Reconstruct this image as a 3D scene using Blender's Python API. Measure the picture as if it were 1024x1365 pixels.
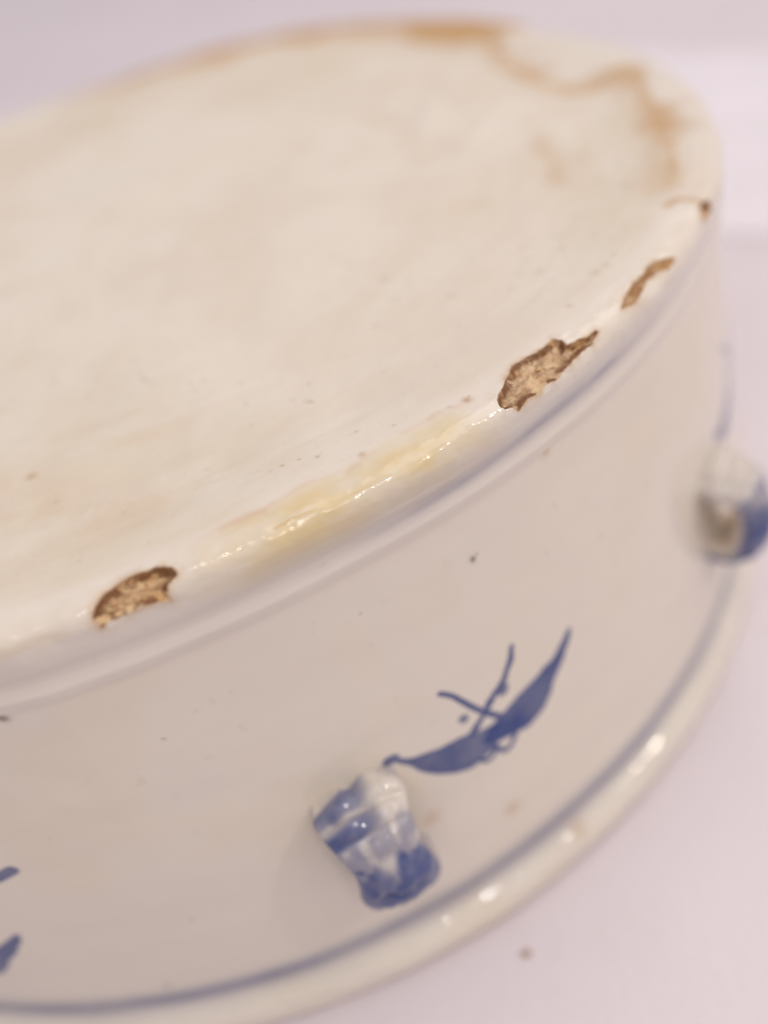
import bpy, math
import numpy as np
from mathutils import Matrix, Vector

for o in list(bpy.data.objects):
    bpy.data.objects.remove(o)
scene = bpy.context.scene
COL = scene.collection
R = 0.10            # radius of the foot ring in metres
ZT = 0.0720         # height of the upturned bowl

# ------------------------------------------------------------------ camera
cam_data = bpy.data.cameras.new('camera')
cam = bpy.data.objects.new('camera', cam_data)
COL.objects.link(cam)
cam_rot = Matrix(((0.97141159, 0.23136922, 0.05317703),
                  (-0.11223658, 0.64496764, -0.75592307),
                  (-0.2091948, 0.72834403, 0.65249714)))
cam_loc = Vector((0.0432154, -0.1525143, 0.0495533 + ZT))
cam.matrix_world = Matrix.Translation(cam_loc) @ cam_rot.to_4x4()
cam_data.sensor_fit = 'VERTICAL'
cam_data.sensor_height = 36.0
cam_data.sensor_width = 27.0
cam_data.lens = 1150.0 / 1365.0 * 36.0
cam_data.clip_start = 0.005
cam_data.clip_end = 50.0
cam_data.dof.use_dof = True
cam_data.dof.focus_distance = 0.084
cam_data.dof.aperture_fstop = 6.6
scene.camera = cam

# ------------------------------------------------------------------ light
world = bpy.data.worlds.new('World')
scene.world = world
world.use_nodes = True
wb = world.node_tree.nodes['Background']
wb.inputs[0].default_value = (0.93, 0.86, 0.90, 1)
wb.inputs[1].default_value = 0.62


def area(name, az, el, dist, size, power, color, target=(0.02, -0.05, 0.05)):
    a, e = math.radians(az), math.radians(el)
    d = Vector((math.cos(e) * math.cos(a), math.cos(e) * math.sin(a), math.sin(e)))
    L = bpy.data.lights.new(name, 'AREA')
    L.shape = 'DISK'
    L.size = size
    L.energy = power
    L.color = color
    o = bpy.data.objects.new(name, L)
    COL.objects.link(o)
    o.location = Vector(target) + d * dist
    o.rotation_euler = d.to_track_quat('Z', 'Y').to_euler()
    return o


# large soft ceiling light, then small ceiling spots
area('ceiling_light', 32, 56, 4.6, 4.2, 64.0, (1.0, 0.95, 0.93))
area('spot_lamp', -56, 51, 1.6, 0.040, 1.5, (1.0, 0.93, 0.84))
area('spot_lamp', -60, 46, 1.6, 0.020, 0.7, (0.92, 0.95, 1.0))
area('spot_lamp', -16, 42, 1.5, 0.070, 2.6, (1.0, 0.88, 0.72))
area('spot_lamp', -8, 46, 1.5, 0.040, 1.2, (1.0, 0.90, 0.76))
area('spot_lamp', -30, 48, 1.6, 0.020, 0.6, (1.0, 0.93, 0.84))
area('spot_lamp', -82, 74, 1.6, 0.050, 1.6, (1.0, 0.93, 0.80))
area('spot_lamp', -120, 66, 1.6, 0.030, 1.0, (0.96, 0.97, 1.0))
area('spot_lamp', -70, 68, 1.6, 0.020, 0.6, (0.92, 0.95, 1.0))

scene.view_settings.view_transform = 'Standard'
scene.view_settings.look = 'None'
scene.view_settings.exposure = 0.06
scene.view_settings.gamma = 1.0
scene.view_settings.use_curve_mapping = False
scene.render.engine = 'CYCLES'
scene.render.resolution_x = 768
scene.render.resolution_y = 1024
scene.cycles.max_bounces = 8


# ------------------------------------------------------------------ noise (numpy)
def hash3(i, j, k, seed):
    h = (i * 374761393 + j * 668265263 + k * 2147483647 + seed * 974634777) & 0xFFFFFFFF
    h = ((h ^ (h >> 13)) * 1274126177) & 0xFFFFFFFF
    h = h ^ (h >> 16)
    return (h & 0xFFFF) / 65535.0


def vnoise(x, y, z, seed=0):
    xi, yi, zi = np.floor(x).astype(np.int64), np.floor(y).astype(np.int64), np.floor(z).astype(np.int64)
    fx, fy, fz = x - xi, y - yi, z - zi
    fx, fy, fz = [f * f * f * (f * (f * 6 - 15) + 10) for f in (fx, fy, fz)]
    r = 0
    for a in (0, 1):
        for b in (0, 1):
            for c in (0, 1):
                w = (fx if a else 1 - fx) * (fy if b else 1 - fy) * (fz if c else 1 - fz)
                r = r + w * hash3(xi + a, yi + b, zi + c, seed)
    return r


def fbm(x, y, z=0.0, oct=4, seed=0, gain=0.5):
    z = np.zeros_like(x) + z
    s, a, t = 0, 1.0, 0.0
    for o in range(oct):
        f = 2.03 ** o
        s = s + a * vnoise(x * f + 17.3 * o, y * f + 5.1 * o, z * f, seed + o)
        t += a
        a *= gain
    return s / t


def sstep(a, b, x):
    t = np.clip((x - a) / (b - a), 0, 1)
    return t * t * (3 - 2 * t)


def seg_dist(px, py, poly, closed=False):
    """unsigned distance to a polyline and position (0..1) along it"""
    P = np.array(poly, float)
    if closed:
        P = np.vstack([P, P[:1]])
    L = np.r_[0, np.cumsum(np.hypot(*np.diff(P, axis=0).T))]
    best = np.full(px.shape, 1e9)
    tt = np.zeros(px.shape)
    for i in range(len(P) - 1):
        ax, ay = P[i]
        bx, by = P[i + 1]
        dx, dy = bx - ax, by - ay
        l2 = dx * dx + dy * dy + 1e-12
        t = np.clip(((px - ax) * dx + (py - ay) * dy) / l2, 0, 1)
        d = np.hypot(px - ax - t * dx, py - ay - t * dy)
        m = d < best
        best = np.where(m, d, best)
        tt = np.where(m, (L[i] + t * math.sqrt(l2)) / L[-1], tt)
    return best, tt


def poly_sdf(px, py, poly):
    """signed distance, positive inside"""
    d, _ = seg_dist(px, py, poly, True)
    P = np.array(poly, float)
    ins = np.zeros(px.shape, bool)
    j = len(P) - 1
    for i in range(len(P)):
        xi, yi = P[i]
        xj, yj = P[j]
        c = ((yi > py) != (yj > py)) & (px < (xj - xi) * (py - yi) / ((yj - yi) if yj != yi else 1e-12) + xi)
        ins ^= c
        j = i
    return np.where(ins, d, -d)


def smooth_poly(P, n=6, closed=True):
    P = np.array(P, float)
    N = len(P)
    out = []
    rng = range(N) if closed else range(N - 1)
    for i in rng:
        if closed:
            p0, p1, p2, p3 = P[(i - 1) % N], P[i], P[(i + 1) % N], P[(i + 2) % N]
        else:
            p0, p1, p2, p3 = P[max(i - 1, 0)], P[i], P[i + 1], P[min(i + 2, N - 1)]
        for t in np.linspace(0, 1, n, endpoint=False):
            out.append(0.5 * (2 * p1 + (p2 - p0) * t + (2 * p0 - 5 * p1 + 4 * p2 - p3) * t * t + (3 * p1 - p0 - 3 * p2 + p3) * t ** 3))
    if not closed:
        out.append(P[-1])
    return np.array(out)


# ------------------------------------------------------------------ materials
def new_mat(name):
    m = bpy.data.materials.new(name)
    m.use_nodes = True
    return m, m.node_tree.nodes, m.node_tree.links, m.node_tree.nodes['Principled BSDF']


class NT:
    """small helper for building node graphs"""
    def __init__(s, mat):
        s.n, s.l = mat.node_tree.nodes, mat.node_tree.links

    def put(s, sock, v):
        if hasattr(v, 'is_output'):
            s.l.new(v, sock)
        else:
            sock.default_value = v

    def mix(s, f, a, b, mode='MIX'):
        n = s.n.new('ShaderNodeMix')
        n.data_type = 'RGBA'
        n.blend_type = mode
        s.put(n.inputs[0], f)
        s.put(n.inputs[6], a)
        s.put(n.inputs[7], b)
        return n.outputs[2]

    def math(s, op, a, b=0.0, clamp=False):
        n = s.n.new('ShaderNodeMath')
        n.operation = op
        n.use_clamp = clamp
        s.put(n.inputs[0], a)
        s.put(n.inputs[1], b)
        return n.outputs[0]

    def noise(s, vec, scale, detail=4, rough=0.55):
        n = s.n.new('ShaderNodeTexNoise')
        s.put(n.inputs['Vector'], vec)
        n.inputs['Scale'].default_value = scale
        n.inputs['Detail'].default_value = detail
        n.inputs['Roughness'].default_value = rough
        return n.outputs[0]

    def ramp(s, f, a, b, lo=0.0, hi=1.0):
        n = s.n.new('ShaderNodeMapRange')
        n.interpolation_type = 'SMOOTHSTEP'
        s.put(n.inputs[0], f)
        n.inputs[1].default_value = a
        n.inputs[2].default_value = b
        n.inputs[3].default_value = lo
        n.inputs[4].default_value = hi
        return n.outputs[0]

    def attr(s, name):
        n = s.n.new('ShaderNodeAttribute')
        n.attribute_name = name
        sp = s.n.new('ShaderNodeSeparateColor')
        s.l.new(n.outputs['Color'], sp.inputs[0])
        return sp.outputs[0], sp.outputs[1], sp.outputs[2], n.outputs['Alpha']

    def obj(s):
        return s.n.new('ShaderNodeTexCoord').outputs['Object']


def porcelain():
    m, n, l, b = new_mat('porcelain')
    t = NT(m)
    co = t.obj()
    gloss, blue, yellow, brown = t.attr('m1')
    chip, dark, speck, pink = t.attr('m2')
    # unglazed clay: cream with faint cloudy stains
    n1 = t.noise(co, 22, 5, 0.6)
    n2 = t.noise(co, 75, 5, 0.62)
    clay = t.mix(t.ramp(n1, 0.42, 0.66), (0.665, 0.607, 0.522, 1), (0.628, 0.555, 0.450, 1))
    clay = t.mix(t.ramp(n2, 0.46, 0.72, 0, 0.55), clay, (0.682, 0.630, 0.556, 1))
    fine = t.noise(co, 900, 3, 0.6)
    clay = t.mix(t.ramp(fine, 0.62, 0.80, 0, 0.35), clay, (0.50, 0.38, 0.26, 1))
    # glaze
    g1 = t.noise(co, 16, 3, 0.5)
    glaze = t.mix(t.ramp(g1, 0.35, 0.65), (0.705, 0.640, 0.558, 1), (0.685, 0.625, 0.552, 1))
    glaze = t.mix(t.ramp(t.noise(co, 420, 2, 0.5), 0.66, 0.80, 0, 0.25), glaze, (0.52, 0.45, 0.36, 1))
    c = t.mix(gloss, clay, glaze)
    c = t.mix(pink, c, (0.62, 0.47, 0.42, 1))
    yv = t.math('MULTIPLY', yellow, t.ramp(t.noise(co, 90, 4, 0.6), 0.2, 0.6, 0.55, 1.0))
    c = t.mix(yv, c, (0.62, 0.47, 0.20, 1))
    br = t.math('MULTIPLY', brown, t.ramp(t.noise(co, 130, 4, 0.65), 0.3, 0.62, 0.72, 1.0))
    c = t.mix(br, c, (0.47, 0.27, 0.10, 1))
    bl = t.math('MULTIPLY', blue, t.ramp(t.noise(co, 160, 3, 0.6), 0.25, 0.65, 0.92, 1.0))
    c = t.mix(bl, c, (0.012, 0.040, 0.185, 1))
    # broken clay in the chips: cream core, rusty crust
    cn = t.noise(co, 420, 6, 0.68)
    core = t.mix(t.ramp(cn, 0.38, 0.66), (0.44, 0.225, 0.072, 1), (0.65, 0.44, 0.225, 1))
    c = t.mix(chip, c, core)
    dk = t.math('MULTIPLY', dark, t.ramp(t.noise(co, 800, 5, 0.7), 0.25, 0.6, 0.65, 1.0), True)
    c = t.mix(dk, c, (0.155, 0.058, 0.016, 1))
    c = t.mix(speck, c, (0.10, 0.065, 0.035, 1))
    l.new(c, b.inputs['Base Color'])
    rough = t.math('MULTIPLY_ADD', gloss, -0.60)
    rough.node.inputs[2].default_value = 0.70
    rough = t.math('MAXIMUM', rough, t.math('MULTIPLY', t.math('MAXIMUM', chip, dark), 0.8))
    l.new(rough, b.inputs['Roughness'])
    b.inputs['IOR'].default_value = 1.5
    # relief: clay grain, orange-peel in the glaze
    bump1 = n.new('ShaderNodeBump')
    inv = t.math('SUBTRACT', 1.0, gloss)
    h = t.math('ADD', t.math('MULTIPLY', t.noise(co, 300, 5, 0.6), inv), t.math('MULTIPLY', t.noise(co, 60, 2, 0.5), 0.8))
    h = t.math('ADD', h, t.math('MULTIPLY', t.noise(co, 240, 2, 0.5), 0.16))
    h = t.math('ADD', h, t.math('MULTIPLY', t.math('MULTIPLY', chip, cn), 1.1))
    l.new(h, bump1.inputs['Height'])
    bump1.inputs['Strength'].default_value = 0.35
    bump1.inputs['Distance'].default_value = 0.0005
    l.new(bump1.outputs[0], b.inputs['Normal'])
    return m


def table_mat():
    m, n, l, b = new_mat('table_top')
    t = NT(m)
    co = t.obj()
    c = t.mix(t.ramp(t.noise(co, 9, 4, 0.55), 0.35, 0.65), (0.630, 0.565, 0.595, 1), (0.660, 0.597, 0.622, 1))
    c = t.mix(t.ramp(t.noise(co, 60, 4, 0.6), 0.55, 0.8, 0, 0.25), c, (0.56, 0.48, 0.48, 1))
    l.new(c, b.inputs['Base Color'])
    b.inputs['Roughness'].default_value = 0.42
    bp = n.new('ShaderNodeBump')
    bp.inputs['Strength'].default_value = 0.15
    bp.inputs['Distance'].default_value = 0.001
    l.new(t.noise(co, 500, 3, 0.6), bp.inputs['Height'])
    l.new(bp.outputs[0], b.inputs['Normal'])
    return m


def paper_mat():
    m, n, l, b = new_mat('paper')
    t = NT(m)
    co = t.obj()
    c = t.mix(t.ramp(t.noise(co, 40, 3, 0.5), 0.35, 0.65), (0.70, 0.655, 0.69, 1), (0.74, 0.69, 0.725, 1))
    l.new(c, b.inputs['Base Color'])
    b.inputs['Roughness'].default_value = 0.8
    return m


def crumb_mat():
    m, n, l, b = new_mat('crumb')
    t = NT(m)
    c = t.mix(t.ramp(t.noise(t.obj(), 900, 3, 0.6), 0.35, 0.65), (0.36, 0.25, 0.16, 1), (0.48, 0.36, 0.25, 1))
    l.new(c, b.inputs['Base Color'])
    b.inputs['Roughness'].default_value = 0.8
    return m


M_PORC, M_TABLE, M_PAPER, M_CRUMB = porcelain(), table_mat(), paper_mat(), crumb_mat()


# ------------------------------------------------------------------ mesh helpers
def mesh_obj(name, verts, faces, mat, parent=None, attrs=None):
    me = bpy.data.meshes.new(name)
    verts = np.asarray(verts, np.float32)
    faces = np.asarray(faces, np.int32)
    k = faces.shape[1]
    me.vertices.add(len(verts))
    me.vertices.foreach_set('co', verts.ravel())
    me.loops.add(faces.size)
    me.loops.foreach_set('vertex_index', faces.ravel())
    me.polygons.add(len(faces))
    me.polygons.foreach_set('loop_start', np.arange(0, faces.size, k, dtype=np.int32))
    me.polygons.foreach_set('loop_total', np.full(len(faces), k, np.int32))
    me.polygons.foreach_set('use_smooth', np.ones(len(faces), bool))
    me.update(calc_edges=True)
    me.validate()
    if attrs:
        for an, arr in attrs.items():
            a = me.attributes.new(an, 'FLOAT_COLOR', 'POINT')
            a.data.foreach_set('color', np.asarray(arr, np.float32).ravel())
    me.materials.append(mat)
    o = bpy.data.objects.new(name, me)
    COL.objects.link(o)
    if parent is not None:
        o.parent = parent
    return o


def sub_mesh(name, V, F, sel, mat, parent, attrs):
    f = F[sel]
    used = np.unique(f)
    remap = np.full(len(V), -1)
    remap[used] = np.arange(len(used))
    return mesh_obj(name, V[used], remap[f], mat, parent, {k: a[used] for k, a in attrs.items()})


# ------------------------------------------------------------------ the setting
tz = bpy.data.meshes.new('table')
g = np.linspace(-2.5, 2.5, 3)
table = mesh_obj('table', [(x, y, 0) for y in g for x in g],
                 [(j * 3 + i, j * 3 + i + 1, j * 3 + i + 4, j * 3 + i + 3) for j in range(2) for i in range(2)], M_TABLE)
table['kind'] = 'structure'
bpy.data.meshes.remove(tz)

# white sheet of paper lying behind the bowl
pc = [np.array(q) for q in ((0.1570, 0.0590), (0.0200, 0.1450), (0.0900, 0.3350), (0.2600, 0.1510))]
pv, pf = [], []
NX, NY = 24, 16
for lay in (0, 1):
    for j in range(NY + 1):
        for i in range(NX + 1):
            u, v = i / NX, j / NY
            a = pc[0] * (1 - u) + pc[1] * u
            b_ = pc[3] * (1 - u) + pc[2] * u
            q = a * (1 - v) + b_ * v
            pv.append((q[0], q[1], 0.0002 + (0.00025 if lay else 0)))
N1 = (NX + 1) * (NY + 1)
for j in range(NY):
    for i in range(NX):
        k = j * (NX + 1) + i
        q = (k, k + 1, k + NX + 2, k + NX + 1)
        pf.append(tuple(N1 + x for x in q)[::-1])
        pf.append(q)
paper = mesh_obj('paper_sheet', pv, pf, M_PAPER)
paper['label'] = 'blurred white paper sheet lying on the table behind the bowl at right'
paper['category'] = 'paper'

# ------------------------------------------------------------------ the upturned bowl
bowl = bpy.data.objects.new('porcelain_bowl', None)
COL.objects.link(bowl)
bowl['label'] = 'upturned blue and white porcelain bowl with chipped foot rim and strap lugs'
bowl['category'] = 'bowl'

PROF = [(0, -.010), (.80, -.010), (.87, -.007), (.91, -.002), (.935, 0), (.962, 0), (.980, -.0025), (.990, -.009),
        (.9945, -.018), (.9955, -.032), (.9945, -.046), (.9928, -.055), (.9925, -.062), (.994, -.069), (.9955, -.075),
        (.9945, -.083), (.993, -.092), (.994, -.106), (1.005, -.20), (1.022, -.32), (1.040, -.46), (1.053, -.585),
        (1.0575, -.625), (1.060, -.643), (1.0655, -.6545), (1.076, -.6615), (1.084, -.671), (1.0885, -.686), (1.0875, -.703),
        (1.079, -.715), (1.062, -.720), (1.045, -.716), (1.035, -.70), (1.02, -.60), (1.00, -.40), (.97, -.16), (.92, -.07), (.80, -.05), (0.001, -.05)]


def cr_curve(P, n):
    P = np.array(P, float)
    Q = np.vstack([2 * P[0] - P[1], P, 2 * P[-1] - P[-2]])
    out = []
    for i in range(1, len(Q) - 2):
        p0, p1, p2, p3 = Q[i - 1:i + 3]
        t0 = 0.0
        t1 = t0 + math.sqrt(np.linalg.norm(p1 - p0))
        t2 = t1 + math.sqrt(np.linalg.norm(p2 - p1))
        t3 = t2 + math.sqrt(np.linalg.norm(p3 - p2))
        for t in np.linspace(t1, t2, n, endpoint=False):
            A1 = (t1 - t) / (t1 - t0) * p0 + (t - t0) / (t1 - t0) * p1
            A2 = (t2 - t) / (t2 - t1) * p1 + (t - t1) / (t2 - t1) * p2
            A3 = (t3 - t) / (t3 - t2) * p2 + (t - t2) / (t3 - t2) * p3
            B1 = (t2 - t) / (t2 - t0) * A1 + (t - t0) / (t2 - t0) * A2
            B2 = (t3 - t) / (t3 - t1) * A2 + (t - t1) / (t3 - t1) * A3
            out.append((t2 - t) / (t2 - t1) * B1 + (t - t1) / (t2 - t1) * B2)
    out.append(P[-1])
    return np.array(out)


PC = cr_curve(PROF, 24)
PS = np.r_[0, np.cumsum(np.hypot(*np.diff(PC, axis=0).T))]
S_END = PS[-1]


def knots(ks):
    """piecewise spacing: [(start, step), ..., (end, None)]"""
    out = []
    for (a, st), (b, _) in zip(ks[:-1], ks[1:]):
        n = max(1, int(round((b - a) / st)))
        out += list(np.linspace(a, b, n, endpoint=False))
    out.append(ks[-1][0])
    return np.array(out)


WARP_T = [-180, -110, -92, -87, -80, -70, -45, -34, -27, -15, 10, 40, 180]
WARP_R = [0, .004, .010, .010, .002, -.005, 0, .004, .011, .008, 0, 0, 0]
ZW_T = [-180, -27, -12, 0, 14, 30, 44, 65, 80, 95, 114, 180]
ZW_Z = [0, .002, -.002, -.004, -.004, 0, .006, .014, .010, -.006, -.003, 0]


def surface(T, Sg):
    """T degrees, Sg arc position -> xyz in bowl radii, outward normal"""
    r = np.interp(Sg, PS, PC[:, 0])
    z = np.interp(Sg, PS, PC[:, 1])
    e = 0.002
    dr = np.interp(Sg + e, PS, PC[:, 0]) - np.interp(Sg - e, PS, PC[:, 0])
    dz = np.interp(Sg + e, PS, PC[:, 1]) - np.interp(Sg - e, PS, PC[:, 1])
    ln = np.hypot(dr, dz) + 1e-12
    nr, nz = -dz / ln, dr / ln
    w = np.interp(T, WARP_T, WARP_R) * sstep(.6, .95, Sg) * (1 - sstep(1.15, 1.55, Sg))
    zw = np.interp(T, ZW_T, ZW_Z) * sstep(.70, .97, Sg) * (1 - sstep(1.0, 1.12, Sg))
    a = np.radians(T)
    # slight hand-thrown unevenness
    un = (fbm(np.cos(a) * 2.2 + 9, np.sin(a) * 2.2 + 9, Sg * 5, 3, 41) - .5) * 0.006 * sstep(.3, .9, Sg)
    un = un + (fbm(np.cos(a) * 14 + 30, np.sin(a) * 14 + 30, Sg * 22, 2, 77) - .5) * 0.0016
    r = r + w + un * nr
    z = z + zw + un * nz
    return r, z, nr, nz, a


def lathe(s_arr, t_arr, painter, closed=True):
    Tg, Sg = np.meshgrid(t_arr, s_arr)
    r, z, nr, nz, a = surface(Tg, Sg)
    m1 = np.zeros(Tg.shape + (4,))
    m2 = np.zeros(Tg.shape + (4,))
    disp = painter(Tg, Sg, r, z, m1, m2)
    r = r + disp * nr
    z = z + disp * nz
    V = np.stack([r * np.cos(a), r * np.sin(a), z], -1) * R
    V[..., 2] += ZT
    ns, nt = Tg.shape
    idx = np.arange(ns * nt).reshape(ns, nt)
    A, B, C_, D = idx[:-1, :-1], idx[:-1, 1:], idx[1:, 1:], idx[1:, :-1]
    F = np.stack([A, D, C_, B], -1).reshape(-1, 4)
    return V.reshape(-1, 3), F, {'m1': m1.reshape(-1, 4), 'm2': m2.reshape(-1, 4)}


D2R = math.pi / 180
# chips, glaze edges and stains, given on the surface as (degrees round, arc position)
CHIP_A = [(-57.74, .978), (-56.04, .9623), (-54.86, .9514), (-53.69, .9538), (-52.46, .958), (-51.29, .9555), (-51.07, .9658),
          (-51.29, .975), (-50.5, .9794), (-49.89, .9836), (-49.0, .9839), (-49.0, .9885), (-50.1, .9942), (-51.07, .9939),
          (-51.83, .9949), (-52.75, .9962), (-53.52, 1.0), (-54.51, .9969), (-55.08, 1.001), (-56.11, .9972), (-57.02, 1.003),
          (-57.33, .9955), (-57.8, .9932), (-57.92, .9859)]
CHIP_B = [(-82.87, .9949), (-82.58, .9852), (-82.01, .9742), (-81.16, .9675), (-80.18, .9658), (-79.22, .9675), (-78.39, .9734),
          (-78.11, .9831), (-78.4, .9881), (-78.86, .9922), (-79.01, .9997), (-78.95, 1.0088), (-79.65, 1.0038), (-80.54, 1.0017),
          (-81.36, 1.0038), (-82.14, 1.0044), (-82.73, 1.007), (-82.8, .999)]
CHIP_C = [(-46.35, .9874), (-45.1, .9802), (-43.63, .9758), (-42.11, .9772), (-41.14, .975), (-40.3, .9802), (-39.13, .9922),
          (-39.62, .9962), (-40.47, .9969), (-41.33, .9881), (-42.5, .9859), (-43.64, .9902), (-44.69, .9942), (-45.41, .9922)]
CHIP_D = [(-31.46, .9852), (-30.4, .996), (-31.04, 1.0051), (-32.88, 1.0057), (-33.2, .9976), (-32.26, .9881)]
TAIL_D = [(-32.48, .9481), (-31.61, .9547), (-31.35, .9765), (-31.46, .9852)]
GLAZE_EDGE = [(34, .93), (27, .868), (20.08, .8327), (12.42, .8125), (7.7, .8125), (3.32, .8356), (1.68, .8557), (2.36, .8981), (3.14, .9245),
              (-.29, .9266), (-6.44, .9193), (-12.72, .9161), (-19.2, .9235), (-25.35, .9315), (-28.36, .9355)]


def to_len(P, rad=.98):
    return [(t * D2R * rad, s) for t, s in P]


def paint_top(Tg, Sg, r, z, m1, m2):
    """clay base and glazed foot rim"""
    a = Tg * D2R
    x, y = Sg * np.cos(a), Sg * np.sin(a)
    X, Y = a * .98, Sg
    disp = np.zeros(Tg.shape)
    wob = (fbm(x * 9, y * 9, 0, 4, 3) - .5)
    # glaze begins on the crest of the rim
    edge = .945 + .03 * wob
    gl = sstep(edge - .012, edge + .022, Sg)
    ring = sstep(-33, -24, Tg) * (1 - sstep(18, 40, Tg))   # the far right of the ring is glazed over
    gd, _ = seg_dist(x, y, [(s * math.cos(t * D2R), s * math.sin(t * D2R)) for t, s in GLAZE_EDGE])
    ge = np.interp(Tg, [p[0] for p in GLAZE_EDGE][::-1], [p[1] for p in GLAZE_EDGE][::-1])
    gl = np.maximum(gl, (.45 * ring) * sstep(ge - .004, ge + .02, Sg))
    m1[..., 0] = gl
    # brown line where that glaze ends, with thicker beads
    bead = .25 + 1.7 * sstep(.3, .7, fbm(x * 11, y * 11, 0, 3, 8))
    gd = np.maximum(gd + .022 * (fbm(x * 18, y * 18, 2.0, 3, 18) - .5), 0)
    m1[..., 3] = np.maximum(m1[..., 3], .85 * np.exp(-(gd / (.021 * bead)) ** 2) * sstep(.15, .55, fbm(x * 10 + 4, y * 10, 0, 3, 9) + .20))
    for (tc, sc, w, k) in ((2.2, .845, .030, .85), (2.4, .915, .026, .7), (20, .85, .05, .35), (-3, .80, .05, .2), (14, .70, .10, .16), (-8, .60, .06, .14), (30, .62, .06, .14)):
        dd = np.hypot(x - sc * math.cos(tc * D2R), y - sc * math.sin(tc * D2R))
        m1[..., 3] = np.maximum(m1[..., 3], k * np.exp(-(dd / w) ** 2))
    # brown staining along the far rim
    far = sstep(26, 30, Tg) * (1 - sstep(84, 112, Tg))
    fr = fbm(x * 7, y * 7, 3.0, 4, 12)
    m1[..., 3] = np.maximum(m1[..., 3], far * (.42 * sstep(.74, .92, Sg + .20 * (fr - .5)) + .85 * sstep(.87, .95, Sg + .10 * (fr - .5))) * (.75 + .5 * fr))
    far2 = sstep(27, 32, Tg) * (1 - sstep(42, 54, Tg))
    m1[..., 3] = np.maximum(m1[..., 3], .95 * far2 * sstep(.84, .90, Sg + .12 * (fr - .5)))
    # washes inside the glaze edge and down the right hand side
    m1[..., 3] = np.maximum(m1[..., 3], .46 * np.exp(-(gd / .045) ** 2) * (1 - .8 * ring * sstep(ge, ge + .02, Sg)) * (.4 + fr))
    for P, w, k in (([(6, .80), (-3, .755), (-14, .745), (-22, .77), (-27, .80)], .022, .34), ([(22, .52), (6, .55), (-12, .56)], .03, .16), ([(40, .60), (32, .68), (20, .72)], .035, .18),
                    ([(-30, .60), (-45, .66), (-58, .70)], .05, .12), ([(-80, .86), (-88, .80), (-97, .74)], .05, .20), ([(-70, .82), (-62, .84), (-55, .86)], .03, .12)):
        dd, _ = seg_dist(x, y, [(q * math.cos(t * D2R), q * math.sin(t * D2R)) for t, q in P])
        m1[..., 3] = np.maximum(m1[..., 3], 1.3 * k * np.exp(-(dd / w) ** 2) * sstep(.25, .65, fbm(x * 16, y * 16, 7.0, 4, 25)))
    # soft tan stains on the clay
    st = sstep(.5, .72, fbm(x * 3.2 + 7, y * 3.2, 1.0, 4, 20)) * .22 + sstep(.55, .8, fbm(x * 9, y * 9 + 5, 1.0, 4, 22)) * .12
    m1[..., 3] = np.maximum(m1[..., 3], st * (1 - gl) * .55)
    # drying streak marks that follow the ring
    stk = fbm(a * 6, Sg * 60, 2.0, 3, 31)
    m1[..., 3] = np.maximum(m1[..., 3], (1 - gl) * sstep(.56, .8, stk) * .12 * sstep(.4, .8, Sg))
    disp += (fbm(a * 5, Sg * 45, 5.0, 3, 33) - .5) * .0016 * sstep(.35, .7, Sg) * (1 - gl)
    disp += (fbm(x * 6, y * 6, 0, 4, 35) - .5) * .008 * (1 - sstep(.85, .95, Sg))
    rimz = sstep(.945, .97, Sg) * (1 - sstep(1.0, 1.03, Sg))
    disp += rimz * ((fbm(X * 28, Y * 34, 4.0, 3, 36) - .5) * .0040 + (fbm(X * 95, Y * 120, 4.0, 3, 37) - .5) * .0006)
    m1[..., 0] *= 1 - .18 * rimz * sstep(.42, .62, fbm(X * 45, Y * 90, 5.0, 3, 38))
    # whitish slip smears
    for (tc, sc, ang, L, w) in ((9, .60, 75, .10, .022), (-5, .66, 60, .07, .016), (20, .70, 85, .05, .014)):
        dx, dy = x - sc * math.cos(tc * D2R), y - sc * math.sin(tc * D2R)
        ca, sa = math.cos(ang * D2R), math.sin(ang * D2R)
        u, v = dx * ca + dy * sa, -dx * sa + dy * ca
        e = np.exp(-(u / L) ** 2 - (v / w) ** 2)
        disp += .004 * e
        m1[..., 3] *= (1 - .9 * e)
    # pooled yellow glaze and amber craze line along the near rim
    yz = sstep(-80, -73, Tg) * (1 - sstep(-63, -56.5, Tg))
    ye = .954 + .012 * (fbm(X * 20, X * 0 + 3, 0, 3, 51) - .5) * 2
    yv = yz * sstep(ye - .016, ye + .022, Sg) * (1 - sstep(1.0, 1.05, Sg))
    m1[..., 2] = yv * (.45 + .55 * sstep(.22, .62, fbm(X * 20, Y * 45, 2.0, 4, 55))) * (.50 + .45 * (fbm(X * 14, Y * 30, 0, 4, 52)))
    ad, _ = seg_dist(X, Y, to_len([(-72.65, .9838), (-71.32, .9831), (-70.08, .9859), (-66.99, .9882)]))
    m1[..., 2] = np.maximum(m1[..., 2], np.exp(-(ad / .0022) ** 2) * .8)
    ad2, at = seg_dist(X, Y, to_len([(-72.7, .984), (-71.6, .9832), (-70.5, .985)]))
    m1[..., 3] = np.maximum(m1[..., 3], .55 * np.exp(-(ad2 / .0016) ** 2) * (1 - at * .7))
    m1[..., 3] = np.maximum(m1[..., 3], .28 * yz * np.exp(-((Sg - ye) / .006) ** 2) * sstep(.50, .66, fbm(X * 26, Y * 26, 0, 3, 57)))
    m2[..., 3] = np.maximum(m2[..., 3], .40 * yz * np.exp(-((Sg - ye + .002) / .004) ** 2) * sstep(.45, .6, fbm(X * 40, Y * 40, 0, 3, 54)))
    # yellowish elsewhere on the rim, weak
    m1[..., 2] = np.maximum(m1[..., 2], .07 * sstep(.955, .985, Sg) * (1 - sstep(.995, 1.02, Sg)))
    # blue wash in the groove under the rim
    bz = np.exp(-((Sg - 1.030) / .022) ** 2) * (.15 + .6 * fbm(X * 9, Sg * 160, 0, 4, 60))
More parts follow.
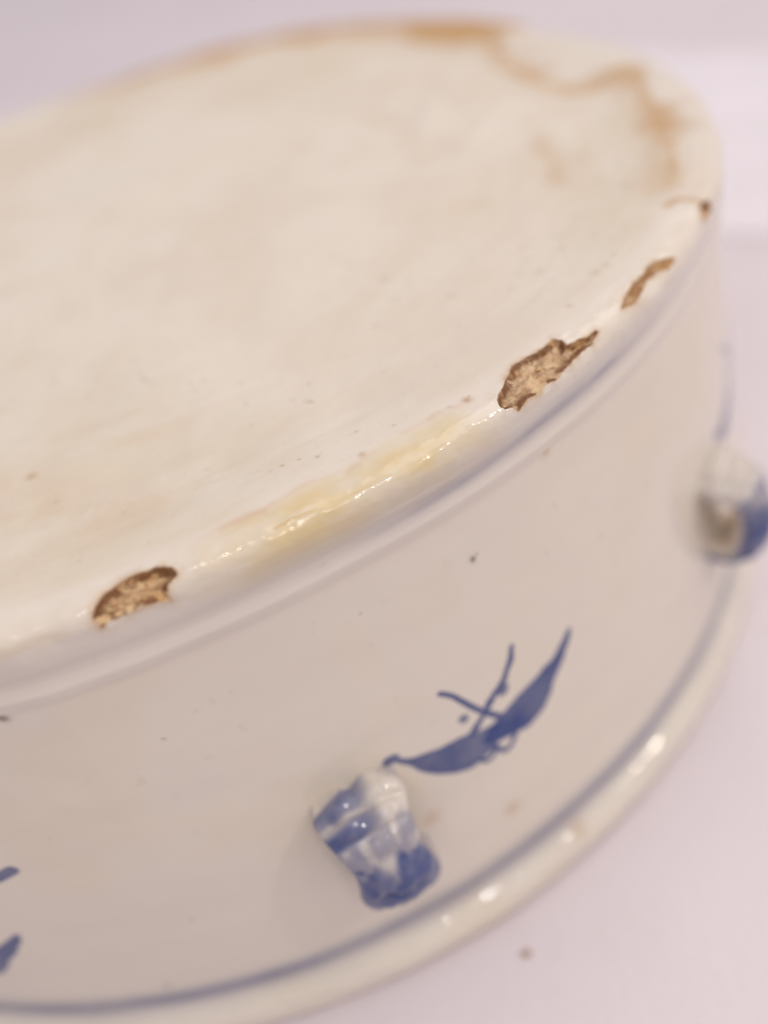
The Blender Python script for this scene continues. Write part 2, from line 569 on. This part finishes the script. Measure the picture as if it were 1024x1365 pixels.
    stv = np.exp(-((Sg - 1.040 - .006 * np.sin(X * 9)) / .010) ** 2) * sstep(-70, -62, Tg) * (1 - sstep(-50, -44, Tg))
    m1[..., 1] = np.clip(.36 * bz * (.4 + .6 * sstep(-80, -68, Tg) * (1 - sstep(-46, -36, Tg))) + .26 * stv * (.4 + fbm(X * 25, Sg * 90, 0, 3, 61)), 0, 1)
    # small rust nicks and kiln specks
    for (t, s, w, v) in [(a_, b_, c_ * (.72 if c_ < .0026 else 1), d_ * .8) for a_, b_, c_, d_ in ((-58.9, .956, .0035, .9), (-58.6, .9535, .002, .7), (-60.0, .951, .0018, .6), (-66.2, .9475, .003, .6), (-47.5, .935, .003, .6),
                         (-47.9, .661, .006, .55), (-88.65, .742, .005, .7), (-68.3, .915, .0025, .9), (-69.3, .905, .0018, .8), (-70.4, .902, .0022, .8),
                         (-71.2, .899, .0016, .9), (-72.0, .889, .0016, .9), (-65.2, .905, .0022, .7), (-63.3, .93, .0018, .7), (-86, .80, .003, .5), (-81, .86, .004, .3),
                         (-42.9, .925, .004, .55), (-41.9, .93, .003, .45), (10, .45, .005, .4), (-100, .52, .006, .35), (-75, .84, .0018, .8), (-50, .78, .003, .35), (-58, .70, .003, .3))]:
        dd = np.hypot(X - t * D2R * .98 * 1.0, Y - s) if s > .9 else np.hypot(x - s * math.cos(t * D2R), y - s * math.sin(t * D2R))
        m2[..., 2] = np.maximum(m2[..., 2], v * .38 * np.exp(-(dd / w) ** 2))
        m1[..., 3] = np.maximum(m1[..., 3], v * .8 * np.exp(-(dd / (w * 1.8)) ** 2))
    grit = (fbm(x * 150, y * 150, 0, 2, 70) > .86) * sstep(.5, .62, fbm(x * 7 + 3, y * 7, 0, 3, 71))
    m2[..., 2] = np.maximum(m2[..., 2], grit * .45 * (1 - gl))
    # chips
    for (P, depth, tmin, tmax, seed, core_r) in ((CHIP_A, .0085, -60, -47, 1, .70), (CHIP_B, .0095, -85, -76, 2, .75), (CHIP_C, .0060, -48, -37.5, 3, .5), (CHIP_D, .0060, -35, -29, 4, .8)):
        sel = (Tg > tmin) & (Tg < tmax) & (Sg > .93) & (Sg < 1.03)
        if not sel.any():
            continue
        px, py = X[sel], Y[sel]
        q1 = (fbm(px * 160, py * 160, seed * 7.0, 4, 80 + seed) - .5)
        q2 = (fbm(px * 160 + 50, py * 160, seed * 7.0, 4, 90 + seed) - .5)
        sd = poly_sdf(px + .0035 * q1, py + .0035 * q2, to_len(P))
        ins = sstep(-.0004, .0006, sd)
        rough_h = fbm(px * 230, py * 230, 1.0, 5, 100 + seed, .6)
        dp = sstep(0, .0075, sd) * depth * (.68 + .6 * (rough_h - .35)) + ins * .0012
        disp[sel] -= dp
        n = fbm(px * 95, py * 150, 3.0, 5, 110 + seed, .6)
        n2 = fbm(px * 45, py * 60, 4.0, 4, 120 + seed, .6)
        up = 1 - .7 * sstep(.988, 1.003, py)
        crust = np.exp(-np.maximum(sd, 0) / .0048) * up
        rdg = (1 - np.abs(2 * fbm(px * 85, py * 140, 6.0, 4, 170 + seed) - 1) * 4.5).clip(0, 1)
        dk = ins * np.clip(crust * (.65 + 1.0 * sstep(.36, .58, n)) + core_r * (.85 * sstep(.50, .60, n) * (.4 + .6 * up) + .95 * rdg * sstep(.33, .50, n2)), 0, 1)
        dk = sstep(.12, .80, dk) * ins * (.55 if seed == 3 else 1.0)
        pale = sstep(.40, .62, fbm(px * 75, py * 110, 8.0, 4, 180 + seed) + .25 * sstep(.003, .009, sd) + .15 * sstep(.985, 1.0, py))
        m2[..., 0][sel] = np.maximum(m2[..., 0][sel], ins * (1 - (.24 if seed == 1 else .16) * pale))
        dk = dk * (1 - .50 * pale * sstep(.003, .009, sd))
        m2[..., 1][sel] = np.maximum(m2[..., 1][sel], dk)
        halo = np.exp(-np.maximum(-sd, 0) / .004) * (1 - ins)
        m1[..., 3][sel] = np.maximum(m1[..., 3][sel], .70 * halo * sstep(.28, .55, n2))
        m1[..., 0][sel] *= (1 - ins)
        m1[..., 1][sel] *= (1 - ins)
    td, _ = seg_dist(X, Y, to_len(TAIL_D))
    m1[..., 3] = np.maximum(m1[..., 3], .95 * np.exp(-(td / .007) ** 2) * (.4 + fbm(X * 60, Y * 60, 0, 3, 130)))
    # flaked shallow dents beside the right hand chips
    for (t, s, wx, wy, dep) in ((-42.2, .992, .022, .010, .004), (-35.5, .975, .03, .012, .0035), (-28, .97, .03, .012, .002), (-77, .990, .012, .012, -.001)):
        disp -= dep * np.exp(-((X - t * D2R * .98) / wx) ** 2 - ((Y - s) / wy) ** 2)
    # broken lip on the far rim
    m1[..., 3] = np.maximum(m1[..., 3], .22 * sstep(-96, -90, Tg) * (1 - sstep(-85, -83.5, Tg)) * np.exp(-((Sg - .998) / .006) ** 2))
    disp -= .02 * sstep(28.5, 29.5, Tg) * (1 - sstep(29.5, 44, Tg)) * 0 + .012 * sstep(10, 27, Tg) * (1 - sstep(27, 30, Tg)) * sstep(.93, .97, Sg)
    return disp


# painted sprig, (degrees from its own tip reference, height)
LEAF_L = [(-71.93, -.340), (-71.28, -.344), (-70.6, -.356), (-69.58, -.3635), (-68.05, -.370), (-66.67, -.373), (-65.33, -.381), (-63.88, -.386),
          (-63.5, -.405), (-64.62, -.420), (-66.01, -.4285), (-67.0, -.4285), (-68.1, -.420), (-69.09, -.407), (-69.99, -.390), (-70.59, -.371), (-71.28, -.357)]
LEAF_R = [(-64.6, -.386), (-63.19, -.376), (-61.74, -.368), (-59.96, -.360), (-58.36, -.350), (-56.74, -.331), (-56.6, -.341), (-57.55, -.364),
          (-58.89, -.389), (-60.12, -.413), (-61.44, -.426), (-62.55, -.4255), (-63.56, -.421), (-64.55, -.416), (-65.39, -.404)]
STEM_1 = [(-61.42, -.296), (-62.11, -.318), (-62.99, -.336), (-64.25, -.352), (-65.13, -.368), (-66.0, -.380)]
STEM_2 = [(-67.14, -.294), (-66.39, -.308), (-65.57, -.333), (-64.73, -.357), (-63.75, -.379)]
DOTS = [(-62.97, -.347, .0074), (-66.13, -.350, .0066), (-62.7, -.343, .0045)]
LOOP_1 = [(-66.2, -.422), (-65.94, -.4265), (-65.42, -.434), (-64.79, -.426), (-64.9, -.417)]
LOOP_2 = [(-64.62, -.421), (-64.15, -.4365), (-63.44, -.433), (-62.95, -.421), (-63.25, -.414)]
LUG_T = -74.2
LUG_STEP = 39.6
N_LUG = 9


def lug_angle(k):
    # two lugs measured, the rest evenly stepped round
    k = ((k + 4) % N_LUG) - 4
    return LUG_T + (360.0 / N_LUG) * k - (1.8 if k == 1 else 0) + (0.8 if k == -1 else 0)


def flat(P, n=5, closed=True):
    return smooth_poly([(t * D2R * 1.03, z) for t, z in P], n, closed)


SH = [(flat(LEAF_L), flat(LEAF_R))]
LINES = [(flat(STEM_1, 5, False), .0046, .0048), (flat(STEM_2, 5, False), .0036, .0044), (flat(LOOP_1, 5, False), .0040, .0040), (flat(LOOP_2, 5, False), .0038, .0038)]


def sprig(px, py):
    """pigment strength at unrolled wall position (px, py)"""
    q = (fbm(px * 70, py * 70, 0, 3, 200) - .5) * .004
    a = poly_sdf(px + q, py - q, SH[0][0])
    b = poly_sdf(px + q, py - q, SH[0][1])
    e = .0016
    va, vb = sstep(-e, e * 1.6, a), sstep(-e, e * 1.6, b)
    # pigment pools at the brush edge and thins in the middle
    body = np.maximum(va * (.86 + .24 * (fbm(px * 22, py * 22, 0, 3, 210) - .4) + .08 * np.exp(-np.maximum(a, 0) / .004)), vb * (.90 + .24 * (fbm(px * 22, py * 22, 0, 3, 210) - .4) + .07 * np.exp(-np.maximum(b, 0) / .004)))
    body = np.where((va > .5) & (vb > .5), 1.0, body)
    v = np.clip(body, 0, 1)
    for P, w0, w1 in LINES:
        d, t = seg_dist(px + q, py - q, P)
        w = w0 + (w1 - w0) * t
        v = np.maximum(v, .96 * (1 - sstep(w - .0018, w + .0018, d)))
    for t, zz, w in DOTS:
        d = np.hypot(px + q - t * D2R * 1.03, py - q - zz)
        v = np.maximum(v, .82 * (1 - sstep(w - .002, w + .002, d)))
    # dark start of the brush stroke
    d = np.hypot((px + 71.6 * D2R * 1.03) / 1.6, py + .347)
    v = np.maximum(v, .9 * (1 - sstep(.005, .009, d)))
    return v


def paint_wall(Tg, Sg, r, z, m1, m2):
    a = Tg * D2R
    zc = np.interp(Sg, PS, PC[:, 1])
    m1[..., 0] = 1.0
    X = a * 1.03
    # blue line above the lip, brushed by hand
    c = -.634 + .0035 * (fbm(X * 3, X * 0, 0, 3, 140) - .5) * 2
    w = .0190 + .003 * (fbm(X * 7, X * 0 + 9, 0, 3, 141) - .5) * 2
    band = np.exp(-(np.abs(zc - c) / w) ** 2)
    m1[..., 1] = band * (.46 + .30 * (fbm(X * 12, zc * 120, 0, 4, 142)))
    # sprigs beside the lugs
    for k in range(N_LUG):
        tl = lug_angle(k - 4)
        off = tl - LUG_T
        sel = (Tg > tl + 1) & (Tg < tl + 19) & (zc < -.22) & (zc > -.56)
        if not sel.any():
            continue
        sz = 1.0 if k == 4 else (1.10 if k == 3 else 1.04)
        py = -.36 + (zc[sel] + .36) / sz
        tt = Tg[sel] - off
        if k == 3:
            py, tt = py + .105, tt + 3.0
        if k == 5:
            py = py - .0095 * (Tg[sel] - tl - 2)
        m1[..., 1][sel] = np.maximum(m1[..., 1][sel], sprig(tt * D2R * 1.03, py))
        if k == 3:
            dd, at = seg_dist(Tg[sel] * D2R * 1.03, zc[sel], [(t * D2R * 1.03, q) for t, q in ((-95.7, -.317), (-97, -.328), (-99, -.341), (-101, -.352))])
            m1[..., 1][sel] = np.maximum(m1[..., 1][sel], .9 * (1 - sstep(.006, .010, dd)))
    # yellowish tint towards the lip, iron specks
    m1[..., 2] = .03
    m1[..., 2] += .10 * sstep(.55, .75, fbm(X * 6, zc * 6, 0, 3, 150))
    for (t, zz, w, v) in ((-62.26, -.153, .0042, .85), (-61.9, -.150, .002, .5), (-89.94, -.093, .006, .85), (-91.87, -.602, .006, .35), (-83, -.18, .002, .4),
                          (-95, -.50, .002, .3), (-70, -.14, .002, .3), (-52, -.25, .0025, .3), (-57, -.21, .002, .3), (-87.5, -.47, .0018, .5), (-48, -.40, .002, .25)):
        d = np.hypot(X - t * D2R * 1.03, zc - zz)
        m2[..., 2] = np.maximum(m2[..., 2], v * np.exp(-(d / w) ** 2 * (.7 + fbm(X * 300, zc * 300, 0, 2, 160))))
    for (t, zz, w, v) in ((-55.25, -.090, .007, .5), (-64.87, -.542, .010, .6), (-60.5, -.66, .012, .4), (-70.6, -.47, .012, .5)):
        d = np.hypot(X - t * D2R * 1.03, zc - zz)
        m1[..., 3] = np.maximum(m1[..., 3], v * np.exp(-(d / w) ** 2))
    lipz = 1 - sstep(-.665, -.65, zc)
    return lipz * ((fbm(X * 30, zc * 60, 0, 3, 190) - .5) * .0030 + (fbm(X * 75, zc * 120, 0, 2, 191) - .5) * .0009)


S_A, S_B, S_C, S_L = .90, 1.072, 1.658, 1.80   # base | foot rim | wall | lip
# arc position of the lip line
S_C = float(np.interp(.648, -PC[:600, 1], PS[:600])) if False else float(PS[np.argmin(np.abs(PC[:, 1] + .650) + (PS > 1.75) * 9)])

# base
ts = knots([(-180, 1.2), (-110, .30), (-20, .30), (60, .45), (120, 1.2), (180, None)])
V, F, A = lathe(knots([(.0005, .02), (.30, .006), (.60, .0035), (S_A + .001, None)]), ts, paint_top)
base = mesh_obj('base', V, F, M_PORC, bowl, A)
base['label'] = 'flat unglazed cream base with faint tan stains'
# foot rim, finest around the chips
tr = knots([(-180, 1.0), (-108, .22), (-83.6, .042), (-77.6, .12), (-58.6, .036), (-48.6, .08), (-46.8, .045), (-38.6, .12), (-33.6, .07), (-29.8, .2), (-15, .3), (120, 1.0), (180, None)])
V, F, A = lathe(knots([(S_A, .0025), (.945, .0007), (1.012, .0011), (S_B + .0005, None)]), tr, paint_top)
chipv = A['m2'][:, 0]
fc = sstep(0, .6, chipv)[F].mean(1)
fa = np.degrees(np.arctan2(V[F][:, 0, 1], V[F][:, 0, 0]))
chip_sel = fc > .5
rim = sub_mesh('foot_rim', V, F, ~chip_sel, M_PORC, bowl, A)
for lo, hi, lab in ((-85, -76, 'brown stained chip near the left end of the foot rim'), (-60, -48, 'largest rough chip with dark rusty crust on the foot rim'),
                    (-48, -37, 'narrow curved tan chip scar on the foot rim'), (-36, -28, 'small triangular brown chip at the right turn of the foot rim')):
    ch = sub_mesh('chip', V, F, chip_sel & (fa > lo) & (fa <= hi), M_PORC, rim, A)
    ch['label'] = lab
# wall with painted sprigs
tw = [(-180, 1.0), (-134, .5), (-118, .5), (-112, .12), (-92, .25), (-73, .055), (-55.5, .25), (-34, .12), (-15, .5), (120, 1.0), (180, None)]
V, F, A = lathe(knots([(S_B, .003), (1.235, .0012), (1.47, .003), (1.60, .0014), (S_C + .001, None)]), knots(tw), paint_wall)
bluev = A['m1'][:, 1][F].mean(1)
zf = (V[F][:, :, 2].mean(1) - ZT) / R
fa = np.degrees(np.arctan2(V[F][:, 0, 1], V[F][:, 0, 0]))
leaf_sel = (bluev > .30) & (zf > -.50)
band_sel = (bluev > .22) & (zf < -.57)
wall = sub_mesh('wall', V, F, ~(leaf_sel | band_sel), M_PORC, bowl, A)
for k in range(N_LUG):
    tl = lug_angle(k - 4)
    d = (fa - tl + 180) % 360 - 180
    s_ = leaf_sel & (d > -2) & (d < 22)
    if s_.any():
        lf = sub_mesh('painted_leaf', V, F, s_, M_PORC, wall, A)
        lf['label'] = 'brushed cobalt blue leaf sprig under the glaze'
bd = sub_mesh('painted_band', V, F, band_sel, M_PORC, wall, A)
bd['label'] = 'thin greyish blue line round the wall above the lip'
# rolled lip and the inside
V, F, A = lathe(np.r_[knots([(S_C, .003), (1.82, None)])[:-1], knots([(1.82, .05), (S_END, None)])], knots([(-180, 1.0), (-115, .13), (-15, 1.0), (180, None)]), paint_wall)
lip = mesh_obj('lip', V, F, M_PORC, bowl, A)


# ------------------------------------------------------------------ strap lugs
def make_lug(bands=1.0):
    """strap loop standing off the wall; local x = outward, y = round, z = up, metres; origin on the wall"""
    path = smooth_poly([(-.020, .066), (.010, .070), (.032, .061), (.048, .040), (.055, .010), (.056, -.022), (.049, -.048), (.032, -.062), (.010, -.064), (-.02, -.060)], 10, False)
    nu, nv = len(path), 56
    d = np.gradient(path, axis=0)
    d /= np.linalg.norm(d, axis=1, keepdims=True)
    nrm = np.stack([-d[:, 1], d[:, 0]], 1) * -1
    nrm *= np.sign((nrm * (path - np.array([.02, 0]))).sum(1, keepdims=True) + 1e-9)
    u = np.linspace(0, 1, nu)
    hw = np.interp(u, [0, .12, .25, .42, .58, .75, .9, 1], [.052, .055, .048, .041, .049, .051, .048, .046])
    th = np.interp(u, [0, .15, .35, .6, .85, 1], [.018, .018, .019, .023, .020, .018])
    if not bands:
        th = th * 1.25
    v = np.linspace(0, 2 * math.pi, nv, endpoint=False)
    cx = np.sign(np.cos(v)) * np.abs(np.cos(v)) ** .92
    cy = np.sign(np.sin(v)) * np.abs(np.sin(v)) ** .92
    U, VV = np.meshgrid(u, v, indexing='ij')
    off = th[:, None] * cy[None]
    # moulded grooves across the strap and a central rib
    front = np.clip(cy, 0, 1)[None]
    groove = np.exp(-((U - .15) / .02) ** 2) + .8 * np.exp(-((U - .25) / .02) ** 2) + .9 * np.exp(-((U - .56) / .02) ** 2)
    off = off - .0085 * groove * front + .004 * np.exp(-(cx[None] / .35) ** 2) * front * sstep(.25, .34, U) * (1 - sstep(.5, .56, U))
    lump = (fbm(U * 11, cx[None] * 2.6 + 7 + U * 0, 0, 3, 300) - .5) * .016
    lump = lump + (fbm(U * 34, cx[None] * 8 + U * 0, 5, 2, 301) - .5) * .0045
    off = off + lump * front
    skew = np.interp(u, [0, .2, .5, 1], [-.006, -.006, .002, .006])
    P = np.zeros((nu, nv, 3))
    P[..., 0] = path[:, 0:1] + nrm[:, 0:1] * off
    P[..., 2] = path[:, 1:2] + nrm[:, 1:2] * off
    P[..., 1] = hw[:, None] * cx[None] + skew[:, None]
    m1 = np.zeros((nu, nv, 4))
    m2 = np.zeros((nu, nv, 4))
    m1[..., 0] = 1
    b = np.zeros((nu, nv))
    nz = fbm(U * 14, P[..., 1] * 60, 2, 3, 310)
    slant = U + P[..., 1] * .7
    side = 1 - sstep(-.012, .036, P[..., 1] + .02 * (nz - .5))
    top = sstep(.035, .065, slant) * (1 - sstep(.225, .27, slant))
    b += bands * side * top * (.60 + .5 * nz) * (1 - .55 * np.exp(-((slant - .138 - .03 * (nz - .5)) / .020) ** 2))
    b = np.maximum(b, bands * (.24 + .14 * sstep(.18, .28, U)) * (.75 + .9 * sstep(.45, .65, fbm(U * 7, P[..., 1] * 70 + 9, 4, 3, 312))))
    b = np.maximum(b, (1 - bands) * .20)
    low = sstep(.27 if bands else .22, .40, U + .16 * (nz - .5))
    b = np.maximum(b, low * (.70 + .50 * (nz - .1)))
    for (uc, yc, wu, wy, k) in ((.50, -.018, .03, .010, .97), (.43, .020, .05, .008, .9), (.52, .028, .05, .009, .95), (.58, .0, .04, .03, .85), (.38, .010, .05, .006, .7), (.40, -.022, .04, .007, .7)):
        b = np.maximum(b, k * np.exp(-((U - uc) / wu) ** 2 - ((P[..., 1] - yc) / wy) ** 2))
    b *= ((.45 + .55 * sstep(-.5, .2, cy)) if bands else sstep(-.5, .1, cy))[None]
    m1[..., 1] = np.clip(b, 0, .95)
    m1[..., 2] = .10
    m1[..., 3] = .5 * sstep(-.2, -.9, cy)[None] * (.5 + .5 * nz)     # shade of the hollow painted in brown inside the loop
    idx = np.arange(nu * nv).reshape(nu, nv)
    nx = np.roll(idx, -1, 1)
    F = np.stack([idx[:-1], nx[:-1], nx[1:], idx[1:]], -1).reshape(-1, 4)
    return P.reshape(-1, 3) * R, F, {'m1': m1.reshape(-1, 4), 'm2': m2.reshape(-1, 4)}


def make_pad():
    """thick slip and pooled glaze that joins the loop to the wall"""
    n_r, n_t = 22, 72
    rr = np.linspace(0.02, 1, n_r)
    tt = np.linspace(0, 2 * math.pi, n_t, endpoint=False)
    Rr, Tt = np.meshgrid(rr, tt, indexing='ij')
    wv = 1 + .10 * np.sin(2 * Tt + .6) + .06 * np.sin(3 * Tt + 1.3) + .04 * np.sin(5 * Tt)
    y = Rr * np.cos(Tt) * .064 * wv
    z = Rr * np.sin(Tt) * .098 * wv - .002
    h = .0075 * (1 - Rr ** 3) - .0035
    # sits on the curved, sloping wall
    x = h - y ** 2 / (2 * 1.04) - z * .125 * 1.0
    P = np.stack([x, y, z], -1)
    m1 = np.zeros((n_r, n_t, 4))
    m2 = np.zeros((n_r, n_t, 4))
    m1[..., 0] = 1
    m1[..., 1] = .10 * np.exp(-((Rr - .8) / .2) ** 2)
    m1[..., 2] = .16
    idx = np.arange(n_r * n_t).reshape(n_r, n_t)
    nx = np.roll(idx, -1, 1)
    F = np.stack([idx[:-1], idx[1:], nx[1:], nx[:-1]], -1).reshape(-1, 4)
    return P.reshape(-1, 3) * R, F, {'m1': m1.reshape(-1, 4), 'm2': m2.reshape(-1, 4)}


Z_LUG = -.430
R_LUG = float(np.interp(-Z_LUG, [.32, .46], [1.022, 1.040]))
LV, LF, LA = make_lug()
PV, PF, PA = make_pad()
lug0 = mesh_obj('lug', LV, LF, M_PORC, bowl, LA)
pad0 = mesh_obj('glaze_pad', PV, PF, M_PORC, lug0, PA)
for k in range(N_LUG):
    if k == 0:
        lg, pd = lug0, pad0
    elif k == 1:
        LV, LF, LA = make_lug(0.0)
        lg = mesh_obj('lug', LV, LF, M_PORC, bowl, LA)
        pd = pad0.copy()
        COL.objects.link(pd)
        pd.parent = lg
    else:
        lg = lug0.copy()
        COL.objects.link(lg)
        lg.parent = bowl
        pd = pad0.copy()
        COL.objects.link(pd)
        pd.parent = lg
    t = math.radians(lug_angle(k))
    lg.location = (R * R_LUG * math.cos(t), R * R_LUG * math.sin(t), ZT + R * Z_LUG)
    lg.rotation_euler = (0, 0, t)

# ------------------------------------------------------------------ small crumb on the table
rng = np.random.default_rng(5)
cv, cf = [], []
for j in range(7):
    for i in range(10):
        ph, th_ = math.pi * j / 6, 2 * math.pi * i / 10
        q = 1 + .35 * (rng.random() - .5)
        cv.append((0.00045 * q * math.sin(ph) * math.cos(th_) * 1.5, 0.00045 * q * math.sin(ph) * math.sin(th_), .0004 + .0004 * math.cos(ph)))
for j in range(6):
    for i in range(10):
        cf.append((j * 10 + i, (j + 1) * 10 + i, (j + 1) * 10 + (i + 1) % 10, j * 10 + (i + 1) % 10))
crumb = mesh_obj('crumb', cv, cf, M_CRUMB)
crumb.location = (.0420, -.1059, 0.0)
crumb['label'] = 'tiny brown crumb lying on the table in front of the bowl lip'
crumb['category'] = 'crumb'
